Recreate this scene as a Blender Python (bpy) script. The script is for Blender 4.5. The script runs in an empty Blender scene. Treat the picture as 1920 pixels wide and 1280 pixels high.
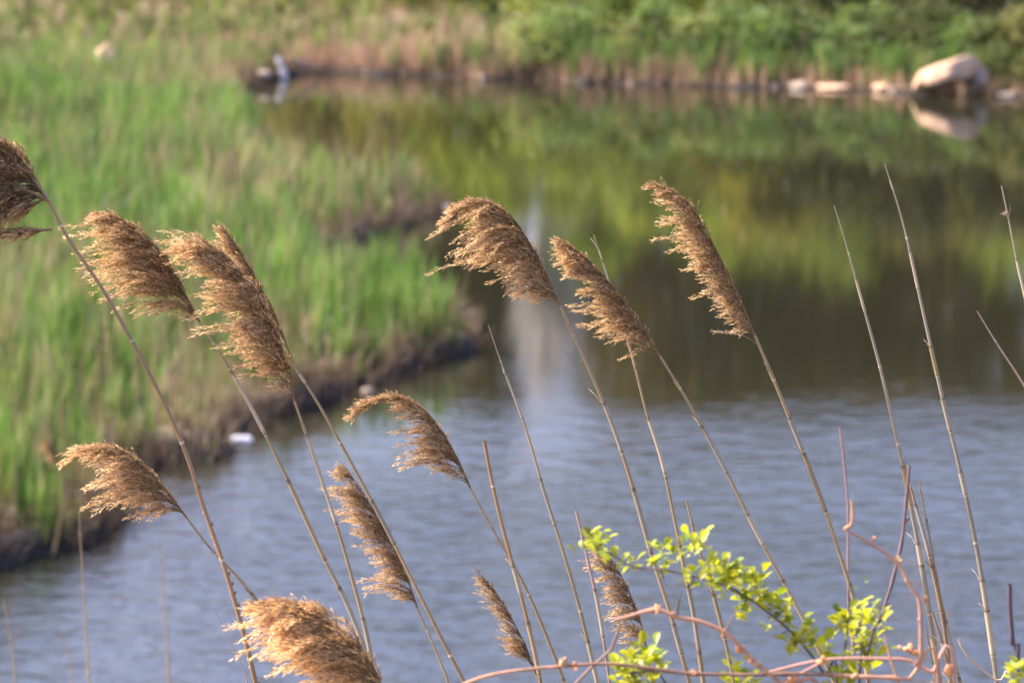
import bpy, math, random
import numpy as np
from mathutils import Vector, Matrix

R = math.radians
rng = np.random.default_rng(11)
random.seed(11)
scene = bpy.context.scene
COL = scene.collection

# ------------------------------------------------------------------ camera
F = 7200.0                       # focal length in pixels of a 1920 px wide frame
CAM = Vector((0, 0, 7.4))
PITCH = math.atan(0.1587)
cd = bpy.data.cameras.new("camera")
cam = bpy.data.objects.new("camera", cd)
COL.objects.link(cam)
cam.location = CAM
cam.rotation_euler = (math.pi / 2 - PITCH, 0, 0)
cd.sensor_width = 36
cd.lens = 36 * F / 1920
cd.clip_start = 0.1
cd.clip_end = 8000
cd.dof.use_dof = True
cd.dof.focus_distance = 7.5
cd.dof.aperture_fstop = 6.2
cd.dof.aperture_blades = 8
scene.camera = cam
FW = Vector((0, math.cos(PITCH), -math.sin(PITCH)))
UP = Vector((0, math.sin(PITCH), math.cos(PITCH)))
RT = Vector((1, 0, 0))


def ray(px, py):
    return FW + RT * ((px - 960) / F) + UP * ((640 - py) / F)


def at(px, py, Y):
    r = ray(px, py)
    return CAM + r * (Y / r.y)


def on_z(px, py, z=0.0):
    r = ray(px, py)
    return CAM + r * ((z - CAM.z) / r.z)


# ------------------------------------------------------------------ light
SUN_EL, SUN_ROT = R(43), R(-82)
sdir = Vector((math.sin(SUN_ROT) * math.cos(SUN_EL), math.cos(SUN_ROT) * math.cos(SUN_EL), math.sin(SUN_EL)))
sl = bpy.data.lights.new("sun", 'SUN')
sl.energy = 4.8
sl.angle = R(0.5)
sl.color = (1.0, 0.92, 0.78)
so = bpy.data.objects.new("sun", sl)
COL.objects.link(so)
so.rotation_euler = sdir.to_track_quat('Z', 'Y').to_euler()
so.location = (-20, 10, 40)

w = bpy.data.worlds.new("World")
scene.world = w
w.use_nodes = True
nt = w.node_tree
sk = nt.nodes.new('ShaderNodeTexSky')
sk.sky_type = 'NISHITA'
sk.sun_disc = False
sk.sun_elevation = SUN_EL
sk.sun_rotation = SUN_ROT
sk.altitude = 0
sk.dust_density = 3.5
sk.ozone_density = 2.5
tint = nt.nodes.new('ShaderNodeVectorMath')
tint.operation = 'MULTIPLY'
tint.inputs[1].default_value = (1.17, 1.02, 1.16)     # thin bright haze warms the clear-sky model a little
nt.links.new(sk.outputs[0], tint.inputs[0])
nt.links.new(tint.outputs[0], nt.nodes['Background'].inputs[0])
nt.nodes['Background'].inputs[1].default_value = 0.15

scene.view_settings.view_transform = 'Standard'
scene.view_settings.look = 'None'
scene.view_settings.gamma = 1
scene.view_settings.exposure = 1.42
scene.render.engine = 'CYCLES'
cy = scene.cycles
cy.use_denoising = True
cy.max_bounces = 7
cy.diffuse_bounces = 3
cy.glossy_bounces = 3
cy.transmission_bounces = 4
cy.transparent_max_bounces = 8
cy.caustics_reflective = False
cy.caustics_refractive = False
cy.sample_clamp_indirect = 4.0


# ------------------------------------------------------------------ materials
class NT:
    def __init__(self, name):
        self.m = bpy.data.materials.new(name)
        self.m.use_nodes = True
        self.t = self.m.node_tree
        self.t.nodes.clear()
        self.out = self.t.nodes.new('ShaderNodeOutputMaterial')

    def n(self, typ, **kw):
        nd = self.t.nodes.new(typ)
        for k, v in kw.items():
            setattr(nd, k, v)
        return nd

    def l(self, a, b):
        self.t.links.new(a, b)

    def math(self, op, a, b=None, c=None):
        nd = self.n('ShaderNodeMath', operation=op)
        for i, v in enumerate((a, b, c)):
            if v is None:
                continue
            if isinstance(v, (int, float)):
                nd.inputs[i].default_value = v
            else:
                self.l(v, nd.inputs[i])
        return nd.outputs[0]

    def noise(self, vec, scale, detail=3, rough=.55):
        nd = self.n('ShaderNodeTexNoise')
        nd.inputs['Scale'].default_value = scale
        nd.inputs['Detail'].default_value = detail
        nd.inputs['Roughness'].default_value = rough
        if vec is not None:
            self.l(vec, nd.inputs['Vector'])
        return nd

    def ramp(self, fac, stops):
        nd = self.n('ShaderNodeValToRGB')
        e = nd.color_ramp.elements
        while len(e) < len(stops):
            e.new(0.5)
        for i, (p, c) in enumerate(stops):
            e[i].position = p
            e[i].color = (*c, 1)
        self.l(fac, nd.inputs[0])
        return nd.outputs[0]


def plant_mat(name, trans=0.3, rough=0.5, spec=0.4, noise_scale=40, vary=0.35, transcol=(1, 1, 1)):
    """colour from the mesh's own colour attribute, broken up by noise; part of the light passes through"""
    N = NT(name)
    a = N.n('ShaderNodeAttribute', attribute_name='Col')
    g = N.n('ShaderNodeNewGeometry')
    no = N.noise(g.outputs['Position'], noise_scale, 3)
    v = N.math('MULTIPLY_ADD', no.outputs[0], vary * 2, 1 - vary)
    mx = N.n('ShaderNodeVectorMath', operation='SCALE')
    N.l(a.outputs['Color'], mx.inputs[0])
    N.l(v, mx.inputs['Scale'])
    p = N.n('ShaderNodeBsdfPrincipled')
    p.inputs['Roughness'].default_value = rough
    p.inputs['Specular IOR Level'].default_value = spec
    N.l(mx.outputs[0], p.inputs['Base Color'])
    if trans > 0:
        tr = N.n('ShaderNodeBsdfTranslucent')
        tm = N.n('ShaderNodeVectorMath', operation='MULTIPLY')
        N.l(mx.outputs[0], tm.inputs[0])
        tm.inputs[1].default_value = transcol
        N.l(tm.outputs[0], tr.inputs[0])
        ms = N.n('ShaderNodeMixShader')
        ms.inputs[0].default_value = trans
        N.l(p.outputs[0], ms.inputs[1])
        N.l(tr.outputs[0], ms.inputs[2])
        N.l(ms.outputs[0], N.out.inputs[0])
    else:
        N.l(p.outputs[0], N.out.inputs[0])
    return N.m


M_STEM = plant_mat('reed_stem', 0.0, 0.42, 0.5, 120, 0.22)
M_HEAD = plant_mat('reed_plume', 0.30, 0.65, 0.25, 60, 0.25, (1.3, 1.15, 0.95))
M_GRASS = plant_mat('marsh_blades', 0.42, 0.45, 0.5, 0.8, 0.3, (1.15, 1.45, 0.65))
M_STRAW = plant_mat('dead_straw', 0.2, 0.6, 0.3, 1.5, 0.3, (1.2, 1.1, 1))
M_LEAF = plant_mat('tree_leaves', 0.4, 0.5, 0.3, 0.9, 0.35, (1.3, 1.3, 0.5))
M_BARK = plant_mat('bark', 0.0, 0.85, 0.2, 12, 0.35)
M_YLEAF = plant_mat('spring_leaves', 0.5, 0.4, 0.5, 50, 0.2, (1.3, 1.3, 0.5))
M_TWIG = plant_mat('twig_bark', 0.0, 0.55, 0.4, 90, 0.3)


def ground_mat():
    N = NT('marsh_soil')
    g = N.n('ShaderNodeNewGeometry')
    sp = N.n('ShaderNodeSeparateXYZ')
    N.l(g.outputs['Position'], sp.inputs[0])
    n1 = N.noise(g.outputs['Position'], 1.3, 6, .65)
    n2 = N.noise(g.outputs['Position'], 9, 5, .7)
    litter = N.ramp(n2.outputs[0], [(.3, (.09, .06, .035)), (.5, (.20, .145, .09)), (.7, (.33, .25, .17))])
    mud = N.ramp(n2.outputs[0], [(.35, (.008, .006, .006)), (.65, (.028, .020, .017))])
    hz = N.math('MULTIPLY_ADD', n1.outputs[0], -0.22, sp.outputs[2])
    hz = N.math('MULTIPLY_ADD', hz, 9.0, -0.2)
    cl = N.n('ShaderNodeClamp')
    N.l(hz, cl.inputs[0])
    mx = N.n('ShaderNodeMix', data_type='RGBA')
    N.l(cl.outputs[0], mx.inputs['Factor'])
    N.l(mud, mx.inputs['A'])
    N.l(litter, mx.inputs['B'])
    # patches of short green growth
    gr = N.ramp(n2.outputs[0], [(.3, (.03, .055, .015)), (.7, (.09, .14, .04))])
    f = N.math('MULTIPLY_ADD', n1.outputs[0], 5, -2.4)
    cf = N.n('ShaderNodeClamp')
    N.l(f, cf.inputs[0])
    up = N.math('MULTIPLY', cf.outputs[0], cl.outputs[0])
    m2 = N.n('ShaderNodeMix', data_type='RGBA')
    N.l(up, m2.inputs['Factor'])
    N.l(mx.outputs['Result'], m2.inputs['A'])
    N.l(gr, m2.inputs['B'])
    p = N.n('ShaderNodeBsdfPrincipled')
    N.l(m2.outputs['Result'], p.inputs['Base Color'])
    p.inputs['Roughness'].default_value = .85
    b = N.n('ShaderNodeBump')
    b.inputs['Strength'].default_value = .9
    b.inputs['Distance'].default_value = .06
    N.l(n2.outputs[0], b.inputs['Height'])
    N.l(b.outputs[0], p.inputs['Normal'])
    N.l(p.outputs[0], N.out.inputs[0])
    return N.m


def water_mat():
    N = NT('pond_water')
    g = N.n('ShaderNodeNewGeometry')
    pos = g.outputs['Position']
    mp = N.n('ShaderNodeMapping')
    mp.inputs['Scale'].default_value = (0.62, 1.0, 1.0)
    mp.inputs['Rotation'].default_value = (0, 0, R(14))
    N.l(pos, mp.inputs[0])
    wv = mp.outputs[0]
    big = N.noise(wv, 4.0, 2, .5)
    sml = N.noise(wv, 10.0, 3, .55)
    gust = N.noise(pos, 0.16, 2, .5)
    sp = N.n('ShaderNodeSeparateXYZ')
    N.l(pos, sp.inputs[0])
    # open water in the foreground catches the breeze, the far end lies in the lee of the trees
    near = N.n('ShaderNodeMapRange', interpolation_type='SMOOTHSTEP')
    near.inputs['From Min'].default_value = 32
    near.inputs['From Max'].default_value = 44.5
    near.inputs['To Min'].default_value = 1.0
    near.inputs['To Max'].default_value = 0.035
    wob = N.math('MULTIPLY_ADD', gust.outputs[0], 14, -7)
    yy = N.math('ADD', sp.outputs[1], wob)
    N.l(yy, near.inputs[0])
    h = N.math('MULTIPLY_ADD', sml.outputs[0], 0.013, N.math('MULTIPLY', big.outputs[0], 0.036))
    h = N.math('MULTIPLY', h, near.outputs[0])
    b = N.n('ShaderNodeBump')
    b.inputs['Strength'].default_value = 1
    b.inputs['Distance'].default_value = 1
    N.l(h, b.inputs['Height'])
    p = N.n('ShaderNodeBsdfPrincipled')
    p.inputs['Base Color'].default_value = (.018, .018, .010, 1)
    p.inputs['Roughness'].default_value = .015
    p.inputs['IOR'].default_value = 1.6
    p.inputs['Specular IOR Level'].default_value = .85
    N.l(b.outputs[0], p.inputs['Normal'])
    N.l(p.outputs[0], N.out.inputs[0])
    return N.m


def rock_mat(name, c1, c2, scale=6):
    N = NT(name)
    tc = N.n('ShaderNodeTexCoord')
    n1 = N.noise(tc.outputs['Object'], scale, 6, .65)
    c = N.ramp(n1.outputs[0], [(.3, c1), (.7, c2)])
    p = N.n('ShaderNodeBsdfPrincipled')
    N.l(c, p.inputs['Base Color'])
    p.inputs['Roughness'].default_value = .8
    b = N.n('ShaderNodeBump')
    b.inputs['Strength'].default_value = .6
    b.inputs['Distance'].default_value = .05
    N.l(n1.outputs[0], b.inputs['Height'])
    N.l(b.outputs[0], p.inputs['Normal'])
    N.l(p.outputs[0], N.out.inputs[0])
    return N.m


M_GROUND = ground_mat()
M_WATER = water_mat()
M_ROCK = rock_mat('pink_granite', (.36, .22, .13), (.60, .42, .28), 2.5)
M_ROCK2 = rock_mat('pale_stone', (.22, .165, .12), (.46, .36, .27), 4)
M_WOOD = rock_mat('bleached_wood', (.55, .53, .52), (.85, .83, .82), 9)
M_SCRAP = rock_mat('white_scrap', (.75, .75, .75), (.9, .9, .9), 9)


# ------------------------------------------------------------------ object helpers
def tag(o, label=None, cat=None, group=None, kind=None):
    if label: o['label'] = label
    if cat: o['category'] = cat
    if group: o['group'] = group
    if kind: o['kind'] = kind
    return o


def empty(name, loc, label, cat, group=None):
    o = bpy.data.objects.new(name, None)
    COL.objects.link(o)
    o.empty_display_size = .1
    o.location = loc
    return tag(o, label, cat, group)


class MB:
    """collects polygons with one colour per vertex"""
    def __init__(self):
        self.v, self.c, self.f = [], [], []   # lists of arrays; faces as (array nx3 or nx4)
        self.n = 0

    def add(self, verts, faces, cols):
        verts = np.asarray(verts, float).reshape(-1, 3)
        cols = np.asarray(cols, float)
        if cols.ndim == 1:
            cols = np.tile(cols, (len(verts), 1))
        self.v.append(verts)
        self.c.append(cols)
        self.f.append(np.asarray(faces, int) + self.n)
        self.n += len(verts)

    def tube(self, pts, rad, cols, sides=7, cap=True):
        P = np.asarray(pts, float)
        n = len(P)
        rad = np.broadcast_to(np.asarray(rad, float), (n,))
        T = np.gradient(P, axis=0)
        T /= np.linalg.norm(T, axis=1)[:, None] + 1e-12
        ref = np.array([0., 1., 0.]) if abs(T[:, 1]).mean() < .8 else np.array([1., 0, 0])
        A = np.cross(T, ref); A /= np.linalg.norm(A, axis=1)[:, None] + 1e-12
        B = np.cross(T, A)
        an = np.arange(sides) * 2 * np.pi / sides
        V = P[:, None] + rad[:, None, None] * (A[:, None] * np.cos(an)[None, :, None] + B[:, None] * np.sin(an)[None, :, None])
        V = V.reshape(-1, 3)
        i = np.arange(n - 1)[:, None] * sides
        j = np.arange(sides)[None]
        k = (j + 1) % sides
        Q = np.stack([i + j, i + k, i + sides + k, i + sides + j], -1).reshape(-1, 4)
        cols = np.asarray(cols, float)
        if cols.ndim == 2:
            cols = np.repeat(cols, sides, axis=0)
        else:
            cols = np.tile(cols, (len(V), 1))
        if cap:
            V = np.vstack([V, P[-1:]])
            cols = np.vstack([cols, cols[-1:]])
            s = (n - 1) * sides
            tri = np.stack([s + j[0], s + k[0], np.full(sides, n * sides)], -1)
            b = self.n
            self.add(V, Q, cols)
            self.f.append(tri + b)
        else:
            self.add(V, Q, cols)

    def build(self, name, mat, parent=None, smooth=True):
        V = np.vstack(self.v); C = np.vstack(self.c)
        if parent is not None:
            V = V - np.array(parent.matrix_world.translation if parent.parent is None and False else WLOC(parent))
        me = bpy.data.meshes.new(name)
        me.vertices.add(len(V))
        me.vertices.foreach_set('co', V.astype(np.float32).ravel())
        tot = np.concatenate([np.full(len(f), f.shape[1]) for f in self.f])
        idx = np.concatenate([f.ravel() for f in self.f])
        me.loops.add(len(idx))
        me.loops.foreach_set('vertex_index', idx.astype(np.int32))
        me.polygons.add(len(tot))
        st = np.concatenate([[0], np.cumsum(tot)[:-1]])
        me.polygons.foreach_set('loop_start', st.astype(np.int32))
        if smooth:
            me.polygons.foreach_set('use_smooth', np.ones(len(tot), bool))
        at_ = me.attributes.new('Col', 'FLOAT_COLOR', 'POINT')
        at_.data.foreach_set('color', np.hstack([C[:, :3], np.ones((len(C), 1))]).astype(np.float32).ravel())
        me.update(calc_edges=True)
        me.validate()
        me.materials.append(mat)
        o = bpy.data.objects.new(name, me)
        COL.objects.link(o)
        if parent is not None:
            o.parent = parent
        return o


def WLOC(o):
    p = Vector((0, 0, 0))
    while o is not None:
        p = p + o.location
        o = o.parent
    return tuple(p)


def smooth_path(pts, n):
    """Catmull-Rom through pts, n samples evenly spread by length"""
    P = np.asarray(pts, float)
    P = np.vstack([2 * P[0] - P[1], P, 2 * P[-1] - P[-2]])
    out = []
    for i in range(1, len(P) - 2):
        p0, p1, p2, p3 = P[i - 1:i + 3]
        t = np.linspace(0, 1, 16, endpoint=False)[:, None]
        out.append(.5 * ((2 * p1) + (-p0 + p2) * t + (2 * p0 - 5 * p1 + 4 * p2 - p3) * t ** 2 + (-p0 + 3 * p1 - 3 * p2 + p3) * t ** 3))
    out.append(P[-2:-1])
    D = np.vstack(out)
    s = np.concatenate([[0], np.cumsum(np.linalg.norm(np.diff(D, axis=0), axis=1))])
    u = np.linspace(0, s[-1], n)
    return np.stack([np.interp(u, s, D[:, k]) for k in range(3)], 1), s[-1]


def nrm(a):
    return a / (np.linalg.norm(a, axis=-1, keepdims=True) + 1e-12)


# ------------------------------------------------------------------ pond outline (water level)
shore_px = [(0, 1068), (60, 1052), (110, 1035), (175, 1012), (240, 985), (246, 955), (225, 925), (245, 892), (300, 878), (345, 868), (410, 858),
            (432, 825), (490, 785), (560, 768), (650, 745), (700, 722), (760, 700), (820, 676), (880, 660), (897, 640),
            (872, 606), (740, 572), (640, 545), (585, 520), (590, 485), (660, 452), (750, 424), (822, 400), (832, 386), (770, 371),
            (640, 366), (520, 335), (490, 270), (452, 212), (440, 178), (500, 155), (560, 138), (640, 137), (700, 141), (800, 143), (900, 150),
            (1000, 150), (1100, 157), (1200, 160), (1300, 162), (1400, 166), (1500, 166), (1600, 168), (1700, 176), (1850, 178), (1920, 182), (2250, 200)]
shore = [tuple(on_z(x, y)[:2]) for x, y in shore_px]
land = [(-60, 20), (-9.0, 31.0), (-5.6, 33.0)] + shore + [(30, 70), (60, 62), (400, 60), (2500, 60), (2500, 4000), (-2500, 4000), (-2500, 20)]
LAND = np.array(land)


def sdf(X, Y):
    """distance to the land outline, positive on land"""
    P = np.stack([X, Y], -1)
    d = np.full(X.shape, 1e9)
    ins = np.zeros(X.shape, bool)
    A = LAND; B = np.roll(LAND, -1, axis=0)
    for a, b in zip(A, B):
        e = b - a
        q = P - a
        t = np.clip((q @ e) / (e @ e), 0, 1)
        d = np.minimum(d, np.hypot(q[..., 0] - t * e[0], q[..., 1] - t * e[1]))
        c = ((a[1] > Y) != (b[1] > Y)) & (X < e[0] * (Y - a[1]) / (e[1] if abs(e[1]) > 1e-9 else 1e-9) + a[0])
        ins ^= c
    return np.where(ins, d, -d)


def wav(X, Y, seed, sc):
    r = np.random.default_rng(seed)
    o = np.zeros(X.shape)
    for k in range(7):
        a = r.uniform(0, 2 * np.pi); f = sc * r.uniform(.6, 2.2)
        o += np.sin((X * np.cos(a) + Y * np.sin(a)) * f + r.uniform(0, 6.28)) / 7 * 1.6
    return o


def height(X, Y, sd=None):
    if sd is None:
        sd = sdf(X, Y)
    sdj = sd + .10 * wav(X, Y, 2, 2.2) + .15 * wav(X, Y, 3, 5.0) + .09 * wav(X, Y, 4, 13)
    bank = np.clip(sdj / .22, -1, 1)
    z = np.where(bank > 0, bank * (.17 + .07 * wav(X, Y, 5, 3) + .03 * wav(X, Y, 9, 9)), bank * .5)
    far = np.clip((Y - 84) / 60, 0, 1)
    z = z + np.where(sd > 0, far ** 1.5 * 4.0 + np.clip((Y - 150) / 200, 0, 1) * 14, 0)
    z = z + np.where(sd > 0, .05 * wav(X, Y, 6, 1.6), 0)
    # embankment on the photographer's side
    emb = np.interp(Y, [-400, -3, 2.5, 5, 7.5, 10.5, 17.5, 19], [5.8, 5.8, 5.75, 5.2, 4.7, 3.3, -.1, -.6])
    return np.maximum(z, emb + .04 * wav(X, Y, 8, 3))


def axis(lo, hi, step, far_lo, far_hi):
    c = np.arange(lo, hi + step * .5, step)
    g1 = lo - np.cumsum(step * 1.25 ** np.arange(1, 60)); g1 = g1[g1 > far_lo]
    g2 = hi + np.cumsum(step * 1.25 ** np.arange(1, 60)); g2 = g2[g2 < far_hi]
    return np.concatenate([[far_lo], g1[::-1], c, g2, [far_hi]])


xs = axis(-9, 15, .13, -2400, 2400)
ys = np.concatenate([axis(28, 60, .13, -300, 61)[:-8], np.arange(60.3, 90, .25), axis(90, 91, .6, 89, 3900)[1:]])
ys = np.unique(ys)
X, Y = np.meshgrid(xs, ys)
Z = height(X, Y)
nx, ny = len(xs), len(ys)
g = MB()
ii = (np.arange(ny - 1)[:, None] * nx + np.arange(nx - 1)[None]).ravel()
g.add(np.stack([X, Y, Z], -1), np.stack([ii, ii + 1, ii + nx + 1, ii + nx], -1), (.1, .1, .1))
go = g.build('ground', M_GROUND)
tag(go, 'muddy marsh ground with dark banks around the pond', 'ground', kind='structure')

g = MB()
g.add([(-300, -5, 0), (300, -5, 0), (300, 300, 0), (-300, 300, 0)], [[0, 1, 2, 3]], (.1, .1, .1))
tag(g.build('water', M_WATER), 'calm pond mirroring green trees and pale blue sky', 'water', kind='structure')


# ------------------------------------------------------------------ marsh vegetation (nobody could count it)
def blades(mb, base, h, lean, az, wd, cb, ct, segs=3, curl=1.0):
    """base Nx3, h, lean (tip offset / h), az direction of lean, wd width; cb/ct base and tip colours"""
    n = len(base)
    ts = np.linspace(0, 1, segs + 1)
    fa = rng.uniform(0, np.pi, n)
    side = np.stack([np.cos(fa), np.sin(fa), np.zeros(n)], 1)
    ld = np.stack([np.cos(az), np.sin(az), np.zeros(n)], 1)
    V, C = [], []
    for k, t in enumerate(ts):
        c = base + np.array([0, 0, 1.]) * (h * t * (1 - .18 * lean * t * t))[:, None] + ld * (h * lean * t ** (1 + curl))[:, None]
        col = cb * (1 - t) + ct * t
        if k < segs:
            wk = wd * (1 - .55 * t)
            V += [c - side * wk[:, None] / 2, c + side * wk[:, None] / 2]
            C += [col, col]
        else:
            V.append(c); C.append(col)
    m = len(V)
    V = np.stack(V, 1).reshape(-1, 3); C = np.stack(C, 1).reshape(-1, 3)
    o = np.arange(n)[:, None] * m
    q = np.concatenate([o + np.array([2 * k, 2 * k + 1, 2 * k + 3, 2 * k + 2]) for k in range(segs - 1)], 0)
    t = o + np.array([m - 3, m - 2, m - 1])
    b = mb.n
    mb.add(V, q, C)
    mb.f.append(t + b)


def scatter(n, y0, y1, mx=2.5, xlo=None, xhi=None):
    """points over the part of the plain in and around the view"""
    yy = np.sqrt(rng.uniform(y0 ** 2, y1 ** 2, n))
    hw = yy * (960 / F) + mx
    xx = rng.uniform(-1, 1, n) * hw
    return xx, yy


def mixcol(a, b, t):
    return np.array(a)[None] * (1 - t[:, None]) + np.array(b)[None] * t[:, None]


def patch(X, Y):
    """0..1 how strawy the marsh is here"""
    p = .34 + .30 * wav(X, Y, 21, .45) + .26 * wav(X, Y, 22, 1.3)
    # straw towards the far lobe and around the inlet
    p = p + .35 * np.exp(-(((X + 2.2) / 3.0) ** 2 + ((Y - 60) / 7.5) ** 2))
    p = p + .12 * np.exp(-(((X + 6.5) / 1.6) ** 2 + ((Y - 47) / 4) ** 2))
    p = p - .35 * np.exp(-(((X + 8.0) / 3.0) ** 2 + ((Y - 66) / 7) ** 2))
    p = p - .30 * np.exp(-(((X + 1.6) / 2.2) ** 2 + ((Y - 47) / 3.5) ** 2))
    return np.clip(p, 0, 1)


def marsh():
    for (name, label, n, y0, y1, wmul) in (
            ('marsh_grass', 'young green reed shoots covering the marsh left of the water', 210000, 30, 84, 1.0),
            ('bank_grass', 'soft green grass on the slope beyond the far shore', 70000, 80, 125, 1.8)):
        per = 12
        X, Y = scatter(int(n * 1.2) // per, y0, y1)
        sd = sdf(X, Y)
        pt = patch(X, Y)
        k = (sd > (.05 if y0 < 50 else np.where(X > 1.5, 2.2, 1.0))) & (rng.random(len(X)) < np.clip(1.1 - pt * .75, .12, 1))
        if y0 > 50:
            k &= (Y > 84) | (X < -6)
            k &= rng.random(len(X)) < np.clip(1 - (X - 1) / 8, .3, 1)
        X, Y, pt = X[k], Y[k], pt[k]
        T = len(X)
        th = rng.uniform(.6, 1.18, T) * (1 + .18 * wav(X, Y, 30, 1.1)) * (1 - .3 * pt)
        if y0 > 50:
            th *= np.interp(X, [0, 3], [.8, .3])
        stub = np.zeros(T)
        for (sx, sy, sg) in ((225, 965, .75), (150, 1000, .5), (350, 848, .55), (255, 905, .5), (470, 800, .4), (620, 742, .45), (790, 690, .4), (870, 640, .45)):
            pp0 = on_z(sx, sy)
            stub = np.maximum(stub, np.exp(-((X - pp0.x) ** 2 + ((Y - pp0.y) * .7) ** 2) / sg ** 2))
        th = th * (1 - .72 * stub)
        q = rng.random(T) ** 1.2
        tc = mixcol((.014, .050, .010), (.20, .34, .075), q)
        yel = (rng.random(T) < .15)[:, None]
        tc = np.where(yel, tc * np.array((1.3, 1.02, .9)), tc)
        if y0 > 50:
            tc = tc * np.where((X > 1)[:, None], np.array((1.1, .68, .9)), np.array((1.12, .86, 1.0)))
        dry = (rng.random(T) < .07 + .35 * pt + (np.interp(X, [0, 2], [.12, .35]) if y0 > 50 else 0))[:, None]
        tc = np.where(dry, mixcol((.20, .15, .09), (.40, .32, .21), rng.random(T)), tc)
        dr2 = (rng.random(T) < stub)[:, None]
        tc = np.where(dr2, mixcol((.16, .11, .07), (.36, .27, .18), rng.random(T)), tc)
        rep_ = np.repeat(np.arange(T), per)
        X = X[rep_] + rng.normal(0, .075, T * per); Y = Y[rep_] + rng.normal(0, .075, T * per)
        sd = sdf(X, Y)
        Zb = height(X, Y, sd)
        ok = (sd > -.1) & (Zb > .03)
        X, Y, sd, Zb, rep_ = X[ok], Y[ok], sd[ok], Zb[ok], rep_[ok]
        m = len(X)
        h = th[rep_] * rng.uniform(.6, 1.05, m) * np.clip(.75 + sd / 1.2, .75, 1)
        ct = tc[rep_] * rng.uniform(.8, 1.2, (m, 1))
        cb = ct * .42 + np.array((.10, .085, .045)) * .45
        ta = rng.normal(.3, 1.4, T)
        mb = MB()
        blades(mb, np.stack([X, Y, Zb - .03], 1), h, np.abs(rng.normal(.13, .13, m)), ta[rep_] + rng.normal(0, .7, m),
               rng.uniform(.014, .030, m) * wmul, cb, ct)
        tag(mb.build(name, M_GRASS), label, 'grass', kind='stuff')
    # last year's dead stalks and straw
    for (name, label, n, y0, y1, wmul) in (
            ('dead_reed_straw', 'tan dead reed stalks standing green shoots', 60000, 30, 84, 1.2),
            ('shore_straw', 'pinkish tan dead grass along the far waterline', 170000, 74, 100, 1.8)):
        X, Y = scatter(n, y0, y1)
        sd = sdf(X, Y)
        if y0 < 50:
            pr = np.clip(.12 + patch(X, Y) * .75 + .55 * np.exp(-np.clip(sd, 0, 9) / .15), 0, 1)
            k = ((sd > .0) & (rng.random(n) < pr)) | ((sd > -1.3) & (Y > 58) & (Y < 80) & (X < -2.2) & (rng.random(n) < .05))
        else:
            k = (sd > .0) & (Y > 74) & (rng.random(n) < np.exp(-(sd / 3.2) ** 2) + .06)
        X, Y, sd = X[k], Y[k], sd[k]
        Zb = height(X, Y, sd)
        m = len(X)
        tall = rng.random(m) < .2
        h = np.where(tall, rng.uniform(.9, 1.6, m), rng.uniform(.25, .85, m)) * np.clip(.5 + sd / 1.5, .5, 1)
        if y0 > 50:
            h = rng.uniform(.15, .6, m) * np.where(tall, 1.5, 1) * np.interp(X, [3, 9], [1, .6])
        t = rng.random(m)
        cc = mixcol((.30, .19, .125), (.56, .42, .30), t)
        if y0 > 50:
            cc = cc * np.stack([np.interp(X, [2, 5], [1.0, 1.5]), np.interp(X, [2, 5], [.94, 1.42]), np.interp(X, [2, 5], [.88, 1.3])], 1)
        mb = MB()
        blades(mb, np.stack([X, Y, Zb - .03], 1), h, np.abs(rng.normal(.10, .2, m)), rng.uniform(0, 6.28, m),
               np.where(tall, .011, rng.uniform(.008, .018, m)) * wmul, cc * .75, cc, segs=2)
        tag(mb.build(name, M_STRAW), label, 'dead grass', kind='stuff')
    # straw hanging over the muddy banks
    L = np.array(shore[:36]); seg = np.diff(L, axis=0); ln = np.hypot(*seg.T)
    n = 21000
    i = rng.choice(len(seg), n, p=ln / ln.sum())
    p = L[i] + seg[i] * rng.random(n)[:, None]
    nn = np.stack([-seg[i, 1], seg[i, 0]], 1) / ln[i][:, None]
    p = p + nn * rng.uniform(-.28, .45, n)[:, None]
    s2 = sdf(p[:, 0], p[:, 1])
    k = (s2 > -.2) & (wav(p[:, 0], p[:, 1], 44, 4) + rng.normal(0, .3, n) > -.25)
    p, nn, s2 = p[k], nn[k], s2[k]
    Zb = height(p[:, 0], p[:, 1], s2)
    m = len(p)
    cc = mixcol((.07, .048, .032), (.30, .215, .145), rng.random(m))
    mb = MB()
    blades(mb, np.stack([p[:, 0], p[:, 1], Zb], 1), rng.uniform(.1, .38, m), rng.uniform(.1, 1.0, m),
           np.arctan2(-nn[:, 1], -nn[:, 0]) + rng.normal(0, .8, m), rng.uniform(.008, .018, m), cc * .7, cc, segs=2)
    tag(mb.build('bank_straw', M_STRAW), 'limp brown straw hanging over the dark muddy banks', 'dead grass', kind='stuff')
    # the embankment the reeds and the shrub grow on
    n = 30000
    X = rng.uniform(-5, 5, n); Y = rng.uniform(1.5, 14, n)
    Zb = height(X, Y)
    cc = mixcol((.10, .15, .04), (.34, .27, .14), rng.random(n))
    mb = MB()
    blades(mb, np.stack([X, Y, Zb - .01], 1), rng.uniform(.05, .22, n), np.abs(rng.normal(.3, .2, n)), rng.uniform(0, 6.28, n),
           rng.uniform(.003, .006, n), cc * .8, cc, segs=2)
    tag(mb.build('embankment_grass', M_GRASS), 'short rough grass on the near embankment', 'grass', kind='stuff')


marsh()


# ------------------------------------------------------------------ trees and bushes of the far bank
def leaf_quads(mb, P, size, cols, flat=.5):
    n = len(P)
    d = nrm(rng.normal(size=(n, 3)) * np.array([1, 1, flat]))
    u = nrm(np.cross(d, rng.normal(size=(n, 3))))
    s = size[:, None]
    V = np.stack([P - d * s * .6, P + u * s * .32, P + d * s * .6, P - u * s * .32], 1).reshape(-1, 3)
    o = np.arange(n)[:, None] * 4
    mb.add(V, o + np.arange(4), np.repeat(cols, 4, axis=0))


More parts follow.
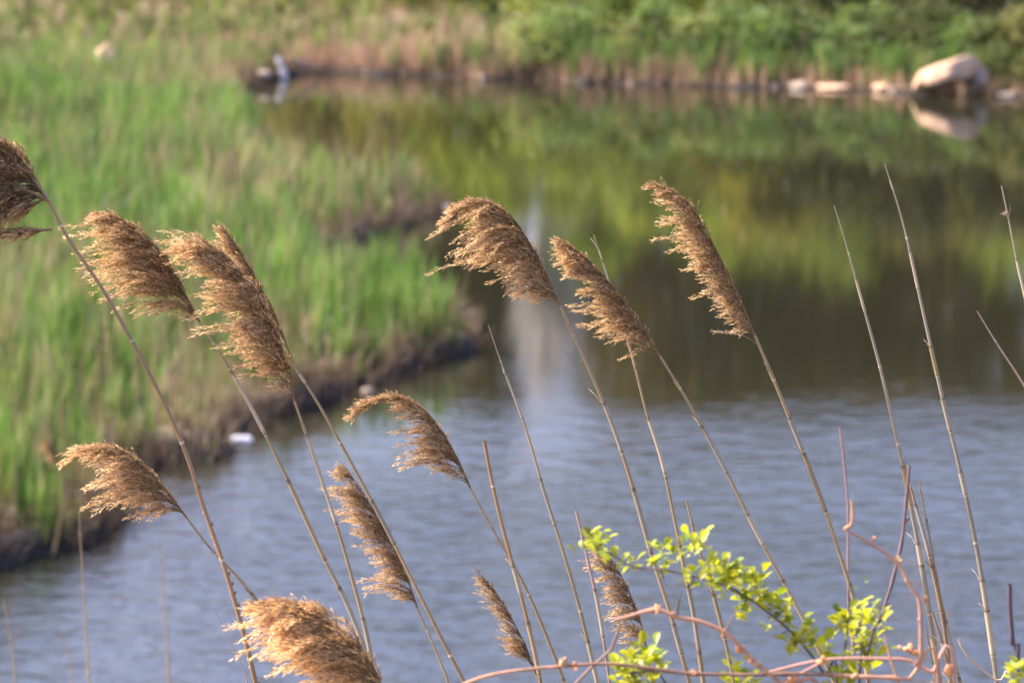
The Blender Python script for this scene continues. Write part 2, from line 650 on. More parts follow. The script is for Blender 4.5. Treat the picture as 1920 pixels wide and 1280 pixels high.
def tree(name, x, y, h, r, label, cat, c_leaf, c_leaf2, nleaf, leaf=.11, bark=(.12, .09, .07), low=.12, twigs=0, group=None, lean=0, nclump=None):
    z0 = float(height(np.array([x]), np.array([y]))[0])
    root = empty(name, (x, y, z0), label, cat, group)
    tm = MB()
    base = np.array([x, y, z0 - .1])
    th = h * .8
    tp, _ = smooth_path([base, base + [lean * .3 + rng.normal(0, .05) * r, rng.normal(0, .05) * r, th * .4],
                         base + [lean * .7, 0, th * .75], base + [lean, rng.normal(0, .1) * r, th]], 12)
    tm.tube(tp, np.linspace(.022 * h + .02, .006 * h, 12), bark, 8)
    cl = []
    nc = nclump or int(14 + h * 3)
    for i in range(nc):
        a = rng.uniform(0, 2 * np.pi); u = rng.uniform(-1, 1)
        rr = rng.uniform(.35, 1.0)
        zc = h * (low + (1 - low) * .5) + u * h * (1 - low) * .46
        rad = r * math.sqrt(max(.08, 1 - (u * .9) ** 2)) * rr
        cl.append((x + lean * (zc / h) + math.cos(a) * rad, y + math.sin(a) * rad, z0 + zc))
    cl = np.array(cl)
    for c in cl:
        t = np.clip((c[2] - z0) / h * .75 + rng.uniform(-.2, -.05), .06, .95)
        s = tp[int(t * 11)]
        mid = (s + c) / 2 + np.array([0, 0, .08 * h])
        bp, _ = smooth_path([s, mid, c], 7)
        tm.tube(bp, np.linspace(.008 * h, .003 * h, 7), bark, 5)
        if twigs:
            for k in range(twigs):
                e = c + rng.normal(size=3) * r * .26 + [0, 0, r * .15]
                st = bp[rng.integers(3, 7)]
                tm.tube(np.stack([st, (st + e) / 2 + rng.normal(size=3) * .05, e]), [.022, .016, .008], bark, 3, cap=False)
    tm.build('trunk', M_BARK, root)
    if nleaf:
        cm = MB()
        k = rng.integers(0, nc, nleaf)
        sg = r * rng.uniform(.13, .30, nc)[k][:, None]
        P = cl[k] + rng.normal(size=(nleaf, 3)) * sg * [1, 1, .8]
        P[:, 2] = np.maximum(P[:, 2], z0 + .02)
        tt = np.clip(rng.random(nc)[k] * .7 + rng.random(nleaf) * .3, 0, 1)
        leaf_quads(cm, P, rng.uniform(.6, 1.3, nleaf) * leaf, mixcol(c_leaf, c_leaf2, tt))
        cm.build('crown', M_LEAF, root, smooth=False)
    return root


def px_x(px, Y):
    return (px - 960) / F * Y / math.cos(PITCH) * 1.0


GREEN, GREEN2 = (.11, .155, .028), (.34, .40, .085)
OLIVE, OLIVE2 = (.13, .14, .03), (.34, .32, .08)
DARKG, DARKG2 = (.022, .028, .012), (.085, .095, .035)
# px, Y, height, radius, leaves, tone, words
low = [(1010, 83.2, 1.0, .7, 3), (1075, 83.5, 1.4, .9, 0), (1160, 82.8, 1.0, .8, 1), (1235, 83.2, 1.5, .8, 0), (1300, 82.4, 1.1, .7, 3), (1365, 83.0, 1.5, .8, 0),
       (1430, 82.2, 1.2, .7, 0), (1495, 82.6, 1.5, .7, 2), (1555, 81.8, 1.1, .7, 0), (1615, 82.0, 1.5, .8, 0), (1680, 81.6, 1.2, .6, 2), (1745, 81.3, 1.6, .8, 2),
       (1800, 81.0, 1.4, .7, 0), (1860, 80.0, 1.3, .7, 2), (1925, 79.5, 1.5, .8, 1)]
lowwords = ['pale, farthest left, above the middle of the far shore', 'over the reddish grass, second from the left', 'olive and thin, third from the left', 'fourth from the left',
            'pale and low, fifth from the left', 'sixth from the left', 'left of the rounded cream stone', 'dark, right behind the rounded cream stone',
            'above the long flat buff stone', 'right of the long flat buff stone', 'dark, at the left foot of the big boulder', 'dark, touching the top of the big boulder',
            'just behind the pale grey boulder', 'dark, right of the pale grey boulder', 'olive, at the right edge']
bushes = [
    (1080, 86, 2.4, 1.3, 5200, 0, 'low rounded light green bush, leftmost on the far bank'),
    (1210, 85.3, 3.3, 1.3, 6200, 0, 'light green bush on the far bank, second from the left'),
    (1330, 84.8, 2.6, 1.1, 5000, 1, 'olive green bush on the far bank above the reddish dead grass'),
    (1440, 84.8, 3.4, 1.4, 7800, 1, 'bushy olive shrub above the start of the pale stones'),
    (1560, 84.0, 2.8, 1.1, 5000, 2, 'dark bush, second left of the boulder'),
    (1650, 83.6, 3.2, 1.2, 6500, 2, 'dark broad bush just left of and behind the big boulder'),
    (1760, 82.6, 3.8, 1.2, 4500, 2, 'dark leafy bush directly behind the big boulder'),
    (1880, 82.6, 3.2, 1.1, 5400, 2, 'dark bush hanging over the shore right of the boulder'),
    (2010, 85, 4.0, 1.5, 6500, 1, 'olive bush past the right end of the boulder shore'),
    (2180, 86, 4.4, 1.7, 6500, 0, 'broad green bush at the right end of the far bank'),
    (740, 97, 4.6, 2.0, 8200, 1, 'broad olive bush set back behind the far grassy slope'),
    (900, 96, 4.9, 1.7, 8200, 0, 'tall green bush set back left of the pale sky gap'),
    (1130, 97, 5.6, 1.6, 8500, 0, 'tall green bush set back right of the pale sky gap'),
    (1330, 98, 6.0, 1.8, 9000, 0, 'tall bright green bush mirrored in the middle of the pond'),
    (1530, 98, 6.2, 1.8, 9000, 0, 'tall bright green bush mirrored behind the longest bare stalks'),
    (1740, 98, 5.8, 1.9, 8500, 1, 'tall olive bush set back behind the boulder'),
    (1950, 98, 6.4, 2.0, 9000, 0, 'tall green bush set back at the right edge'),
    (560, 101, 4.2, 1.8, 6500, 1, 'olive bush set back above the pale driftwood stump'),
]
for (px, Yb, h, r, tone), lw in zip(low, lowwords):
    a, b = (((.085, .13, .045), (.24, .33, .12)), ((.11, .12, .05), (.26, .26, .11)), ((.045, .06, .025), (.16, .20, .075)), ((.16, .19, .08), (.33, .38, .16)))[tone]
    tree('waterside_bush', px_x(px, Yb), Yb, h, r, 'knee-high waterside bush, ' + lw, 'bush', a, b, 3000, leaf=.085, low=.0,
         bark=(.10, .075, .06), twigs=1, group='low bushes along the far shore', nclump=22)
for i, (px, Yb, h, r, nl, tone, lab) in enumerate(bushes):
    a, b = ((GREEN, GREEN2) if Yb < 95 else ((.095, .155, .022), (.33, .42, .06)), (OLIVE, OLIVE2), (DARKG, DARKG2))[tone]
    tree('bush', px_x(px, Yb), Yb, h, r, lab, 'bush', a, b, nl, leaf=.12, low=.02,
         bark=(.10, .075, .06), twigs=2, group='bushes on the far bank')
backs = [
    (430, 112, 6.5, 2.0, 'low bare-twigged tree farthest left behind the marsh'),
    (640, 110, 8.2, 2.0, 'thin brown tree left of the dark pair behind the pond'),
    (790, 108, 8.8, 1.8, 'brown budding tree whose mirror image darkens the water beside the grassy point'),
    (905, 108, 10.0, 1.5, 'tall brown budding tree just left of the pale sky gap'),
    (1165, 109, 10.2, 2.0, 'tall brown budding tree just right of the pale sky gap'),
    (1265, 107, 9.9, 2.0, 'brown budding tree second right of the pale sky gap'),
    (1390, 110, 10.4, 2.0, 'brown budding tree third right of the pale sky gap'),
    (1510, 108, 10.0, 2.0, 'olive budding tree mirrored behind the longest bare stalks'),
    (1630, 110, 10.2, 1.8, 'tall dusky tree behind the bush left of the boulder'),
    (1572, 113, 10.3, 1.7, 'slightly taller olive tree wedged behind the two trees left of the boulder'),
    (1750, 108, 9.9, 1.8, 'tall dusky tree straight behind the boulder'),
    (1880, 110, 10.6, 1.9, 'tall dusky tree right of the boulder'),
    (2030, 109, 10.6, 2.1, 'tall dusky tree beyond the right edge of the pond'),
    (2200, 111, 11.0, 2.2, 'tall dusky tree farthest right behind the pond'),
]
for i, (px, Yb, h, r, lab) in enumerate(backs):
    h = h + 1.5; r = r * 1.2
    tree('budding_tree', px_x(px, Yb), Yb, h, r, lab, 'tree', (.06, .045, .028), (.16, .13, .055), 15000, leaf=.19,
         bark=(.105, .085, .07), low=.05, twigs=7, group='trees behind the far bank', nclump=60)


tree('bare_tree', px_x(1022, 103), 103, 9.6, 1.15, 'pale leafless tree whose grey reflection runs down the middle of the pond', 'tree', OLIVE, OLIVE2, 0,
     bark=(.55, .52, .49), twigs=34, nclump=44, low=.1)
tree('bush', px_x(1018, 96), 96, 4.1, 1.6, 'light green bush set back at the foot of the pale leafless tree', 'bush', GREEN, GREEN2, 6500, leaf=.12, low=.02, twigs=2,
     bark=(.10, .075, .06), group='bushes on the far bank')


# ------------------------------------------------------------------ stones, stump, floating bits
def boulder(name, loc, size, seed, mat, label, cat, rot=0, sub=4, group=None, taper=0):
    r = np.random.default_rng(seed)
    import bmesh
    bm = bmesh.new()
    bmesh.ops.create_icosphere(bm, subdivisions=sub, radius=1)
    ks = [(r.normal(size=3) * s, r.uniform(0, 6.28), a) for s, a in ((1.3, .16), (1.9, .12), (2.6, .09), (4.5, .045), (5, .04), (9, .018), (11, .015))]
    cuts = [(nrm(r.normal(size=3) + [0, 0, .3]), r.uniform(.62, .85)) for _ in range(7)]
    for v in bm.verts:
        p = np.array(v.co)
        k = 1 + sum(a * math.sin(float(p @ w_) + ph) for w_, ph, a in ks)
        p = p * k
        for nrm_, dd in cuts:
            e = float(p @ nrm_) - dd
            if e > 0:
                p = p - nrm_ * e * .85
        p[2] += taper * p[0]
        v.co = Vector(p * np.array(size))
    for f in bm.faces:
        f.smooth = True
    me = bpy.data.meshes.new(name)
    bm.to_mesh(me); bm.free()
    me.materials.append(mat)
    o = bpy.data.objects.new(name, me)
    o.location = loc
    o.rotation_euler = (0, 0, rot)
    COL.objects.link(o)
    return tag(o, label, cat, group)


def shore_rock(px, py, wpx, hpx, seed, mat, label, dz=0.0, **kw):
    p = on_z(px, py, 0)
    s = p.y / F
    return boulder('boulder' if wpx > 60 else 'rock', (p.x, p.y + wpx * s * .45, hpx * s * .16 + dz), (wpx * s * .52, wpx * s * .5, hpx * s * .36), seed, mat, label,
                   'rock', **kw)


pc = at(1762, 146, 78.6)
o_ = boulder('boulder', tuple(pc), (.72, .45, .30), 5, M_ROCK, 'big pinkish tan slab-like boulder leaning over the water at the far shore', 'rock')
o_.rotation_euler = (R(-12), R(-15), R(8))
pc = at(1828, 152, 78.9)
boulder('boulder', tuple(pc), (.27, .30, .30), 9, M_ROCK2, 'pale grey boulder propping the right end of the big pinkish slab', 'rock')
rocks = [(1690, 174, 50, 26, 1, 'flat pale stone tucked at the left foot of the big boulder'),
         (1655, 172, 44, 30, 0, 'pinkish stone at the waterline, second left of the big boulder'),
         (1565, 170, 74, 22, 0, 'long flat buff stone left of the pale stone cluster'),
         (1500, 168, 58, 28, 1, 'rounded cream stone halfway along the right shore'),
         (1450, 166, 30, 22, 0, 'small cream stone beside the rounded cream one'),
         (1400, 165, 26, 14, 1, 'tiny tan stone in the dead grass on the right shore'),
         (1185, 160, 22, 14, 0, 'tiny reddish stone on the bank below the olive bushes'),
         (1890, 184, 48, 24, 1, 'low tan stone at the right edge of the far shore'),
         (905, 150, 16, 26, 1, 'small upright pinkish stone on the middle of the far shore')]
for i, (px, py, wp, hp, mt, lab) in enumerate(rocks):
    shore_rock(px, py, wp, hp, 40 + i, M_ROCK if mt == 0 else M_ROCK2, lab, sub=3, group='stones along the far shore')
pg = at(197, 84, 79)
boulder('boulder', (pg.x, pg.y, .72), (.24, .24, .44), 77, M_ROCK, 'rounded pinkish boulder showing above the marsh grass at upper left', 'rock', sub=3)
s_ = .62
st_ = MB()   # grassy mound under it
pd = on_z(2, 128, .3)
tree('bush', pd.x, pd.y, .75, .45, 'small dark bush at the left edge of the marsh', 'bush', DARKG, (.16, .17, .04), 1500, leaf=.07, low=.02, twigs=1)

# bleached stump where the inlet ends
a = on_z(532, 148, 0)
stp = MB()
pth, _ = smooth_path([np.array(a) + [0.02, 0, -.15], np.array(a) + [0, 0, .08], np.array(a) + [-.06, .03, .26], np.array(a) + [-.13, .05, .46]], 12)
stp.tube(pth, np.linspace(.095, .06, 12) + .008 * np.sin(np.arange(12) * 1.7), (.6, .6, .6), 10)
tag(stp.build('driftwood_stump', M_WOOD), 'bleached leaning stump standing in the water where the inlet ends', 'driftwood')
b = on_z(497, 150, .1)
boulder('rock', (b.x, b.y, .22), (.15, .12, .14), 91, M_ROCK2, 'small pale rock in the grass left of the bleached stump', 'rock', sub=3)
# fallen pale log at the top of the left far shore
lg = MB()
A_ = np.array(on_z(548, 128, .25)); B_ = np.array(on_z(600, 132, .12))
pth, _ = smooth_path([A_ + [0, 0, .16], (A_ + B_) / 2 + [0, .15, .12], B_ + [0, .1, .0]], 8)
lg.tube(pth, np.linspace(.05, .03, 8), (.55, .42, .32), 8)
tag(lg.build('fallen_log', M_BARK), 'tan fallen log on the bank right of the bleached stump', 'log')


def scrap(name, px, py, w_, d_, label, z=.012, seed=1, mat=None):
    r = np.random.default_rng(seed)
    p = on_z(px, py, z)
    n = 14
    mb = MB()
    an = np.linspace(0, 2 * np.pi, n, endpoint=False)
    rr = r.uniform(.75, 1.1, n)
    ring = []
    for (k, zz) in ((1.0, -.01), (1.04, .012), (.8, .03), (.4, .035)):
        ring.append(np.stack([p.x + np.cos(an) * rr * w_ / 2 * k, p.y + np.sin(an) * rr * d_ / 2 * k, np.full(n, z + zz) + .006 * np.sin(an * 3)], 1))
    V = np.vstack(ring + [np.array([[p.x, p.y, z + .035]])])
    q = []
    for i in range(3):
        for j in range(n):
            q.append([i * n + j, i * n + (j + 1) % n, (i + 1) * n + (j + 1) % n, (i + 1) * n + j])
    mb.add(V, q, (.8, .8, .8))
    mb.f.append(np.array([[3 * n + j, 3 * n + (j + 1) % n, 4 * n] for j in range(n)]))
    return tag(mb.build(name, mat or M_SCRAP), label, 'litter', group='white bits of litter in the marsh')


scrap('white_litter', 452, 824, .28, .26, 'bright white piece of litter floating by the muddy inlet', seed=2)
scrap('white_litter', 690, 733, .16, .06, 'faint pale piece of litter floating under the grassy point', seed=3, mat=M_ROCK2)
scrap('white_litter', 838, 388, .12, .10, 'small white piece of litter off the tip of the far mud bank', seed=4)


# ------------------------------------------------------------------ foreground reeds
TAN = np.array((.29, .215, .115)); BROWN = np.array((.23, .145, .075)); GREY = np.array((.31, .27, .20)); PALE = np.array((.46, .385, .27))
MAUVE = np.array((.25, .17, .14))


def stalk(root, px_path, Y, w0, w1, tone=0, seed=0, nodes=150, sheath=True, Y1=None, bumps=False, broken=False):
    """px_path from top to the lower frame edge; w0/w1 diameters in photo pixels at top and bottom; the stalk runs on to the ground"""
    r = np.random.default_rng(seed + 500)
    Y1 = Y if Y1 is None else Y1
    n = len(px_path)
    ys_ = [Y + (Y1 - Y) * i / (n - 1) for i in range(n)]
    W = [np.array(at(x, y, yy)) for (x, y), yy in zip(px_path, ys_)]
    gx, gy = root.location.x, root.location.y
    gz = root.location.z
    last = W[-1]
    end = np.array((gx, gy, gz - .05))
    drop = last[2] - end[2]
    dv = (W[-1] - W[-2]) / max(1e-6, W[-2][2] - W[-1][2])
    m0 = last + dv * drop * .14
    m1 = last * .5 + end * .5
    m1[0] = last[0] * .38 + end[0] * .62
    P, L = smooth_path(W + [m0, m1, end], 190)
    s = np.linspace(0, L, 190)
    mpp = Y / F
    w0, w1 = w0 * .9, w1 * .88
    Lvis = sum(np.linalg.norm(W[i + 1] - W[i]) for i in range(n - 1))
    rad = np.interp(s, [0, Lvis * .25, Lvis, L], [w0 / 2 * mpp, (w0 * .6 + w1 * .4) / 2 * mpp, w1 / 2 * mpp, w1 / 2 * mpp * 1.1])
    base = (TAN, BROWN * 1.15, GREY * .8, MAUVE * 1.3)[tone]
    cols = np.tile(base, (190, 1)) * (1 + .12 * np.sin(s[:, None] * 9 + seed))
    # nodes
    pos = []
    u = r.uniform(.04, .1)
    while u < L:
        pos.append(u)
        u += (r.uniform(.7, 1.5) * nodes * mpp)
    # insert finer samples at the nodes
    extra = np.sort(np.concatenate([s] + [np.array([p - .004, p - .0012, p, p + .0012, p + .004]) for p in pos]))
    extra = extra[(extra >= 0) & (extra <= L)]
    P2 = np.stack([np.interp(extra, s, P[:, k]) for k in range(3)], 1)
    r2 = np.interp(extra, s, rad)
    c2 = np.stack([np.interp(extra, s, cols[:, k]) for k in range(3)], 1)
    for p in pos:
        dd = np.abs(extra - p)
        r2 = r2 * (1 + r.uniform(.08, .26) * np.exp(-(dd / .0022) ** 2))
        c2 = np.where((dd < .0013)[:, None], PALE * r.uniform(.8, 1.2), np.where(((dd < .004) & (extra > p))[:, None], c2 * r.uniform(.3, .8), c2))
    mb = MB()
    mb.tube(P2, r2, c2, 9)
    if broken:
        pass
    mb.build('stem', M_STEM, root)
    if sheath:
        for i, p in enumerate(pos):
            if r.random() < .30 or p > L * .8:
                continue
            q = p - r.uniform(.35, .9) * nodes * mpp
            if i == 0:
                q = p - .02
            if q < .02:
                continue
            uu = np.linspace(p, q, 14)          # from the node upwards
            PP = np.stack([np.interp(uu, s, P[:, k]) for k in range(3)], 1)
            rr = np.interp(uu, s, rad) * np.linspace(1.12, 1.22, 14) + .00025
            c = (GREY, PALE * .9, TAN * 1.1)[r.integers(0, 3)] * r.uniform(.8, 1.1)
            cc = np.tile(c, (14, 1)) * np.linspace(1, .9, 14)[:, None]
            cc[-1] = BROWN * .4
            cc[0] = BROWN * .6
            sh = MB()
            sh.tube(PP, rr, cc, 9, cap=False)
            if r.random() < .35:                # a ragged shred of the old leaf at the collar
                e = PP[-1]; dr = nrm(PP[-1] - PP[-3]) + np.array([r.normal(0, .25) - .15, r.normal(0, .3), 0])
                ln = r.uniform(.012, .03)
                pts = np.stack([e - [rr[-1], 0, 0], e - [rr[-1], 0, 0] + dr * ln * .5, e - [rr[-1] * 2, 0, 0] + dr * ln])
                sh.tube(pts, [.0012, .0009, .0003], c, 4)
            sh.build('leaf_sheath', M_STEM, root)
    if bumps:
        for u_ in np.arange(Lvis * .62, Lvis * 1.15, .024):
            u_ += r.uniform(-.006, .006)
            c = np.array([np.interp(u_, s, P[:, k]) for k in range(3)])
            sd_ = -1 if r.random() < .55 else 1
            R0 = np.interp(u_, s, rad)
            dr = np.array([sd_ * .8, r.normal(0, .4), .55])
            bb = MB()
            bb.tube(np.stack([c + dr * R0 * .7, c + dr * R0 * 1.3, c + dr * R0 * 1.3 + [sd_ * .001, 0, .005]]),
                    [.0018, .0021, .0006], PALE * 1.2 if sd_ < 0 else BROWN * .7, 6)  # sunlit left scars pale, shaded right ones dark: the side light is painted in
            bb.build('sheath_scar', M_STEM, root)
    return P, L


def plume(root, spine_px, Y, widths, nb=95, seed=0, droop=.25, dense=1.0, wind=(-1, .0, 0), gap=.16, size=1.0, tint=1.0, spread=.30, right=.16, curl=.75):
    """spine_px from tip to base. widths: list of (t, px) reach of the branches to the lee side, t=0 base, 1 tip"""
    r = np.random.default_rng(seed + 900)
    W = [np.array(at(x, y, Y)) for x, y in spine_px][::-1]
    S, L = smooth_path(W, 80)
    T = nrm(np.gradient(S, axis=0))
    mpp = Y / F
    S = S[:76]; S, L = smooth_path(S[::5], 80); T = nrm(np.gradient(S, axis=0))
    mb = MB()
    mb.tube(S, np.linspace(.0022, .0005, 80) * size, BROWN * 1.1, 6)
    wt = np.array(widths, float)
    wd = nrm(np.array(wind, float))
    nb = int(nb * 1.35)
    nn = max(17, int(nb / 9))
    node_t = np.sort(np.concatenate([(np.arange(nn) + .5) / nn * .985 + r.uniform(-.3, .3, nn) / nn]))
    node_j = r.normal(0, gap, (nn, 3))
    node_l = r.uniform(.68, 1.2, nn)
    pos, dirs, ln_, col, hair = [], [], [], [], []
    bt_pts = []
    for b in range(nb):
        i = r.integers(0, nn) if b >= nn else b
        t = float(np.clip(node_t[i] + r.normal(0, .008), 0, .995))
        k = t * 79
        o = np.array([np.interp(k, np.arange(80), S[:, c]) for c in range(3)])
        tg = T[int(round(k))]
        reach = np.interp(t, wt[:, 0], wt[:, 1]) * mpp
        kind = r.random()
        if kind < right:      # short branches that stay close to the axis
            ll = max(.018, reach * r.uniform(.2, .4))
            d0 = nrm(tg * 1.2 + r.normal(0, .28, 3)); d1 = nrm(tg + wd * .5 + r.normal(0, .2, 3))
        else:
            ll = reach * node_l[i] * r.uniform(.45, 1.12) * 1.18 * (1 - .75 * max(0, -tg[0] - .35) * min(1, t * 1.6)) * (.9 if r.random() < .8 else 1.2) * (1 - .45 * max(0, (t - .7) / .3))
            d0 = nrm(tg * 1.0 + wd * .25 + r.normal(0, .15, 3) * [1, 1.8, 1])
            d1 = nrm(wd + np.array([0, 0, -droop]) + node_j[i] + r.normal(0, .07, 3) + np.array([0, r.normal(0, spread), 0]))
        ns = max(6, int(ll / .004))
        s = np.linspace(0, 1, ns)
        mixf = (s ** curl)[:, None]
        D = nrm(d0 * (1 - mixf) + d1 * mixf + np.array([-.1, 0, -.16]) * (s ** 2.5)[:, None])
        Pp = o + np.cumsum(D, axis=0) * ll / ns
        Pp += np.cumsum(r.normal(0, .0005, (ns, 3)), axis=0)
        mb.tube(Pp, np.linspace(.0008, .0003, ns), TAN * .8 * tint, 3, cap=False)
        # branchlets
        step = .0048 / dense
        q = ll * (.10 if t > .12 else .3)
        while q < ll:
            f = q / ll
            c = np.array([np.interp(f * (ns - 1), np.arange(ns), Pp[:, j]) for j in range(3)])
            dd = D[min(ns - 1, int(f * ns))]
            lb = (.026 * (1 - .62 * f) * r.uniform(.5, 1.1) + .004) * size * min(1, .5 + ll / .08)
            sd = r.normal(0, 1, 3)
            sd = nrm(sd - dd * (sd @ dd))
            bd = nrm(dd * 1.0 + sd * .22)
            m = max(2, int(lb / .0032))
            a_ = (np.arange(m) + 1) / m
            pp = c + bd * (a_ * lb)[:, None] + wd * (a_ ** 2 * lb * .15)[:, None] + r.normal(0, .0010, (m, 3))
            pos.append(pp)
            dirs.append(nrm(bd[None] + r.normal(0, .20, (m, 3))))
            fr = np.clip(f * .75 + a_ * .35, 0, 1)
            hair.append(fr)
            q += step * r.uniform(.6, 1.4)
    pos = np.vstack(pos); dirs = np.vstack(dirs); fr = np.concatenate(hair)
    n = len(pos)
    u = nrm(np.cross(dirs, r.normal(size=(n, 3))))
    sl_ = r.uniform(.0055, .0105, n)[:, None] * size
    sw = r.uniform(.0006, .0011, n)[:, None] * size
    V = np.stack([pos, pos + dirs * sl_ * .45 + u * sw, pos + dirs * sl_, pos + dirs * sl_ * .45 - u * sw], 1).reshape(-1, 3)
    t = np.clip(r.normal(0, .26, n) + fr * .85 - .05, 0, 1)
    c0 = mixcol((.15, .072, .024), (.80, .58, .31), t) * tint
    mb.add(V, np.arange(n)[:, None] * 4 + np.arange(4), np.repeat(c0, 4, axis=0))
    # silky hairs
    k = np.where(r.random(n) < .75)[0]
    p0 = pos[k]; hd = nrm(dirs[k] + r.normal(0, .35, (len(k), 3)) + wd * .25)
    hu = nrm(np.cross(hd, r.normal(size=(len(k), 3)))) * .00022
    hl = r.uniform(.005, .010, len(k))[:, None] * size
    V = np.stack([p0 - hu, p0 + hu, p0 + hd * hl], 1).reshape(-1, 3)
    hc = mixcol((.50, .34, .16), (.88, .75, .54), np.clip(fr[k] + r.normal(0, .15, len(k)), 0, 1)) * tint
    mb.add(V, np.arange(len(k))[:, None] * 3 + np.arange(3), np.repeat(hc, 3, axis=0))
    return mb.build('seed_head', M_HEAD, root, smooth=False)


def reed(label, path, Y, w0, w1, tone=0, seed=0, nodes=150, base_dx=.12, Y1=None, name='reed_stalk', group='reed stalks in the foreground', **kw):
    lx, ly = path[-1]
    yb = (Y1 or Y)
    p = at(lx, ly, yb)
    slope = at(*path[-1], yb).x - at(*path[-2], yb).x
    q_ = at(*path[-2], yb)
    gx = p.x + (p.x - q_.x) / max(.01, q_.z - p.z) * (p.z - float(height(np.array([p.x]), np.array([yb]))[0])) * .78
    gz = float(height(np.array([gx]), np.array([yb]))[0])
    root = empty(name, (gx, yb, gz), label, 'reed', group)
    stalk(root, path, Y, w0, w1, tone, seed, nodes, Y1=Y1, **kw)
    return root


G1 = 'plumed reeds in the foreground'
# --- plumed reeds
r_ = reed('plumed reed cut by the left edge, large shaggy head dark below',
          [(62, 335), (90, 375), (130, 450), (200, 555), (290, 720), (345, 840), (385, 960), (420, 1060), (455, 1180), (482, 1290)], 6.9, 6, 11,
          tone=1, seed=1, nodes=210, name='plumed_reed', group=G1, bumps=True, sheath=False)
plume(r_, [(-110, 300), (-60, 262), (-8, 260), (38, 300), (65, 338), (90, 375)], 6.9, [(0, 150), (.15, 230), (.5, 260), (.8, 180), (1, 80)], nb=240, seed=1, curl=.4,
      droop=1.1, size=1.25, tint=.85)
plume(r_, [(-90, 410), (-30, 372), (40, 356), (92, 378)], 6.88, [(0, 60), (.2, 150), (.6, 190), (1, 60)], nb=150, seed=91, curl=.3, droop=1.0, size=1.25, tint=.75)
plume(r_, [(-80, 470), (-20, 446), (40, 434), (98, 430)], 6.85, [(0, 30), (.3, 50), (1, 60)], nb=60, seed=92, curl=.4, droop=.35, size=1.2, tint=.75)
r_ = reed('plumed reed with full rounded head, second from the left at mid height',
          [(375, 605), (430, 690), (490, 800), (540, 900), (600, 1030), (650, 1130), (690, 1230), (720, 1300)], 7.3, 5, 9, seed=2, nodes=200,
          name='plumed_reed', group=G1, sheath=True)
plume(r_, [(163, 416), (200, 405), (240, 418), (290, 462), (335, 530), (375, 605)], 7.3,
      [(0, 70), (.06, 138), (.18, 150), (.4, 142), (.6, 118), (.8, 90), (1, 40)], nb=200, seed=2, droop=.12, gap=.13)
r_ = reed('plumed reed with long wind-combed golden head, in front of the narrow upright one',
          [(552, 752), (590, 860), (630, 980), (662, 1090), (690, 1200), (705, 1300)], 7.25, 5, 9, seed=3, nodes=210, name='plumed_reed', group=G1)
plume(r_, [(340, 465), (385, 466), (432, 492), (478, 545), (512, 610), (540, 690), (552, 752)], 7.25,
      [(0, 50), (.05, 105), (.2, 105), (.35, 115), (.5, 125), (.65, 140), (.8, 165), (1, 120)], nb=240, seed=3, droop=.0, gap=.11, tint=1.15, right=.24)
r_ = reed('plumed reed behind the golden head, its narrow upright tip rising above it',
          [(550, 683), (600, 762), (660, 870), (710, 962), (770, 1080), (830, 1200), (880, 1295)], 7.55, 5, 9, seed=4, nodes=190, name='plumed_reed', group=G1)
plume(r_, [(405, 412), (432, 445), (462, 490), (492, 545), (524, 611), (550, 683)], 7.55,
      [(0, 20), (.2, 60), (.5, 62), (.8, 42), (1, 14)], nb=110, seed=4, droop=-.1, gap=.1, spread=.5, tint=1.08, wind=(-1, .3, .35))
r_ = reed('plumed reed low at the left, its golden head streaming left over the dark bank',
          [(350, 970), (395, 1028), (440, 1075), (490, 1135), (540, 1200), (590, 1262), (620, 1300)], 7.35, 4, 8, seed=5, nodes=150, name='plumed_reed', group=G1, base_dx=.2)
plume(r_, [(115, 876), (165, 845), (218, 843), (265, 868), (308, 915), (350, 970)], 7.35,
      [(0, 60), (.08, 125), (.25, 130), (.5, 110), (.75, 78), (1, 35)], nb=150, seed=5, droop=.22, gap=.15, tint=1.1)
r_ = reed('plumed reed nearest the camera, its big soft golden head cut by the bottom edge',
          [(722, 1300), (740, 1380)], 6.3, 6, 9, seed=6, nodes=180, name='plumed_reed', group=G1)
plume(r_, [(470, 1140), (530, 1133), (592, 1148), (650, 1190), (695, 1245), (722, 1305)], 6.3,
      [(0, 150), (.15, 200), (.4, 175), (.7, 120), (1, 50)], nb=330, seed=6, droop=.32, size=1.15, tint=1.3, gap=.1)
r_ = reed('plumed reed with slim feathery head crossed by a long stem, just left of bottom centre',
          [(782, 1138), (805, 1190), (830, 1250), (848, 1300)], 8.2, 4, 6, seed=7, nodes=150, name='plumed_reed', group=G1, sheath=False)
plume(r_, [(632, 862), (668, 905), (702, 960), (735, 1020), (762, 1080), (782, 1138)], 8.2,
      [(0, 30), (.08, 78), (.3, 76), (.55, 85), (.8, 60), (1, 16)], nb=125, seed=7, droop=-.12, gap=.16, tint=.98)
r_ = reed('plumed reed in the middle with head arched over like a hook above open water',
          [(882, 915), (930, 1002), (980, 1090), (1020, 1180), (1065, 1295)], 7.5, 4, 8, seed=8, nodes=170, name='plumed_reed', group=G1)
plume(r_, [(652, 790), (695, 757), (745, 746), (792, 765), (830, 812), (860, 865), (882, 915)], 7.5,
      [(0, 40), (.06, 120), (.15, 95), (.35, 78), (.6, 66), (.8, 62), (1, 34)], nb=135, seed=8, droop=.12, gap=.14, tint=1.05)
r_ = reed('plumed reed with the thickest brown head, bent over at the centre of the picture',
          [(1050, 573), (1100, 682), (1150, 800), (1190, 925), (1222, 1040), (1260, 1160), (1298, 1300)], 7.45, 6, 10, seed=9, nodes=170, name='plumed_reed', group=G1)
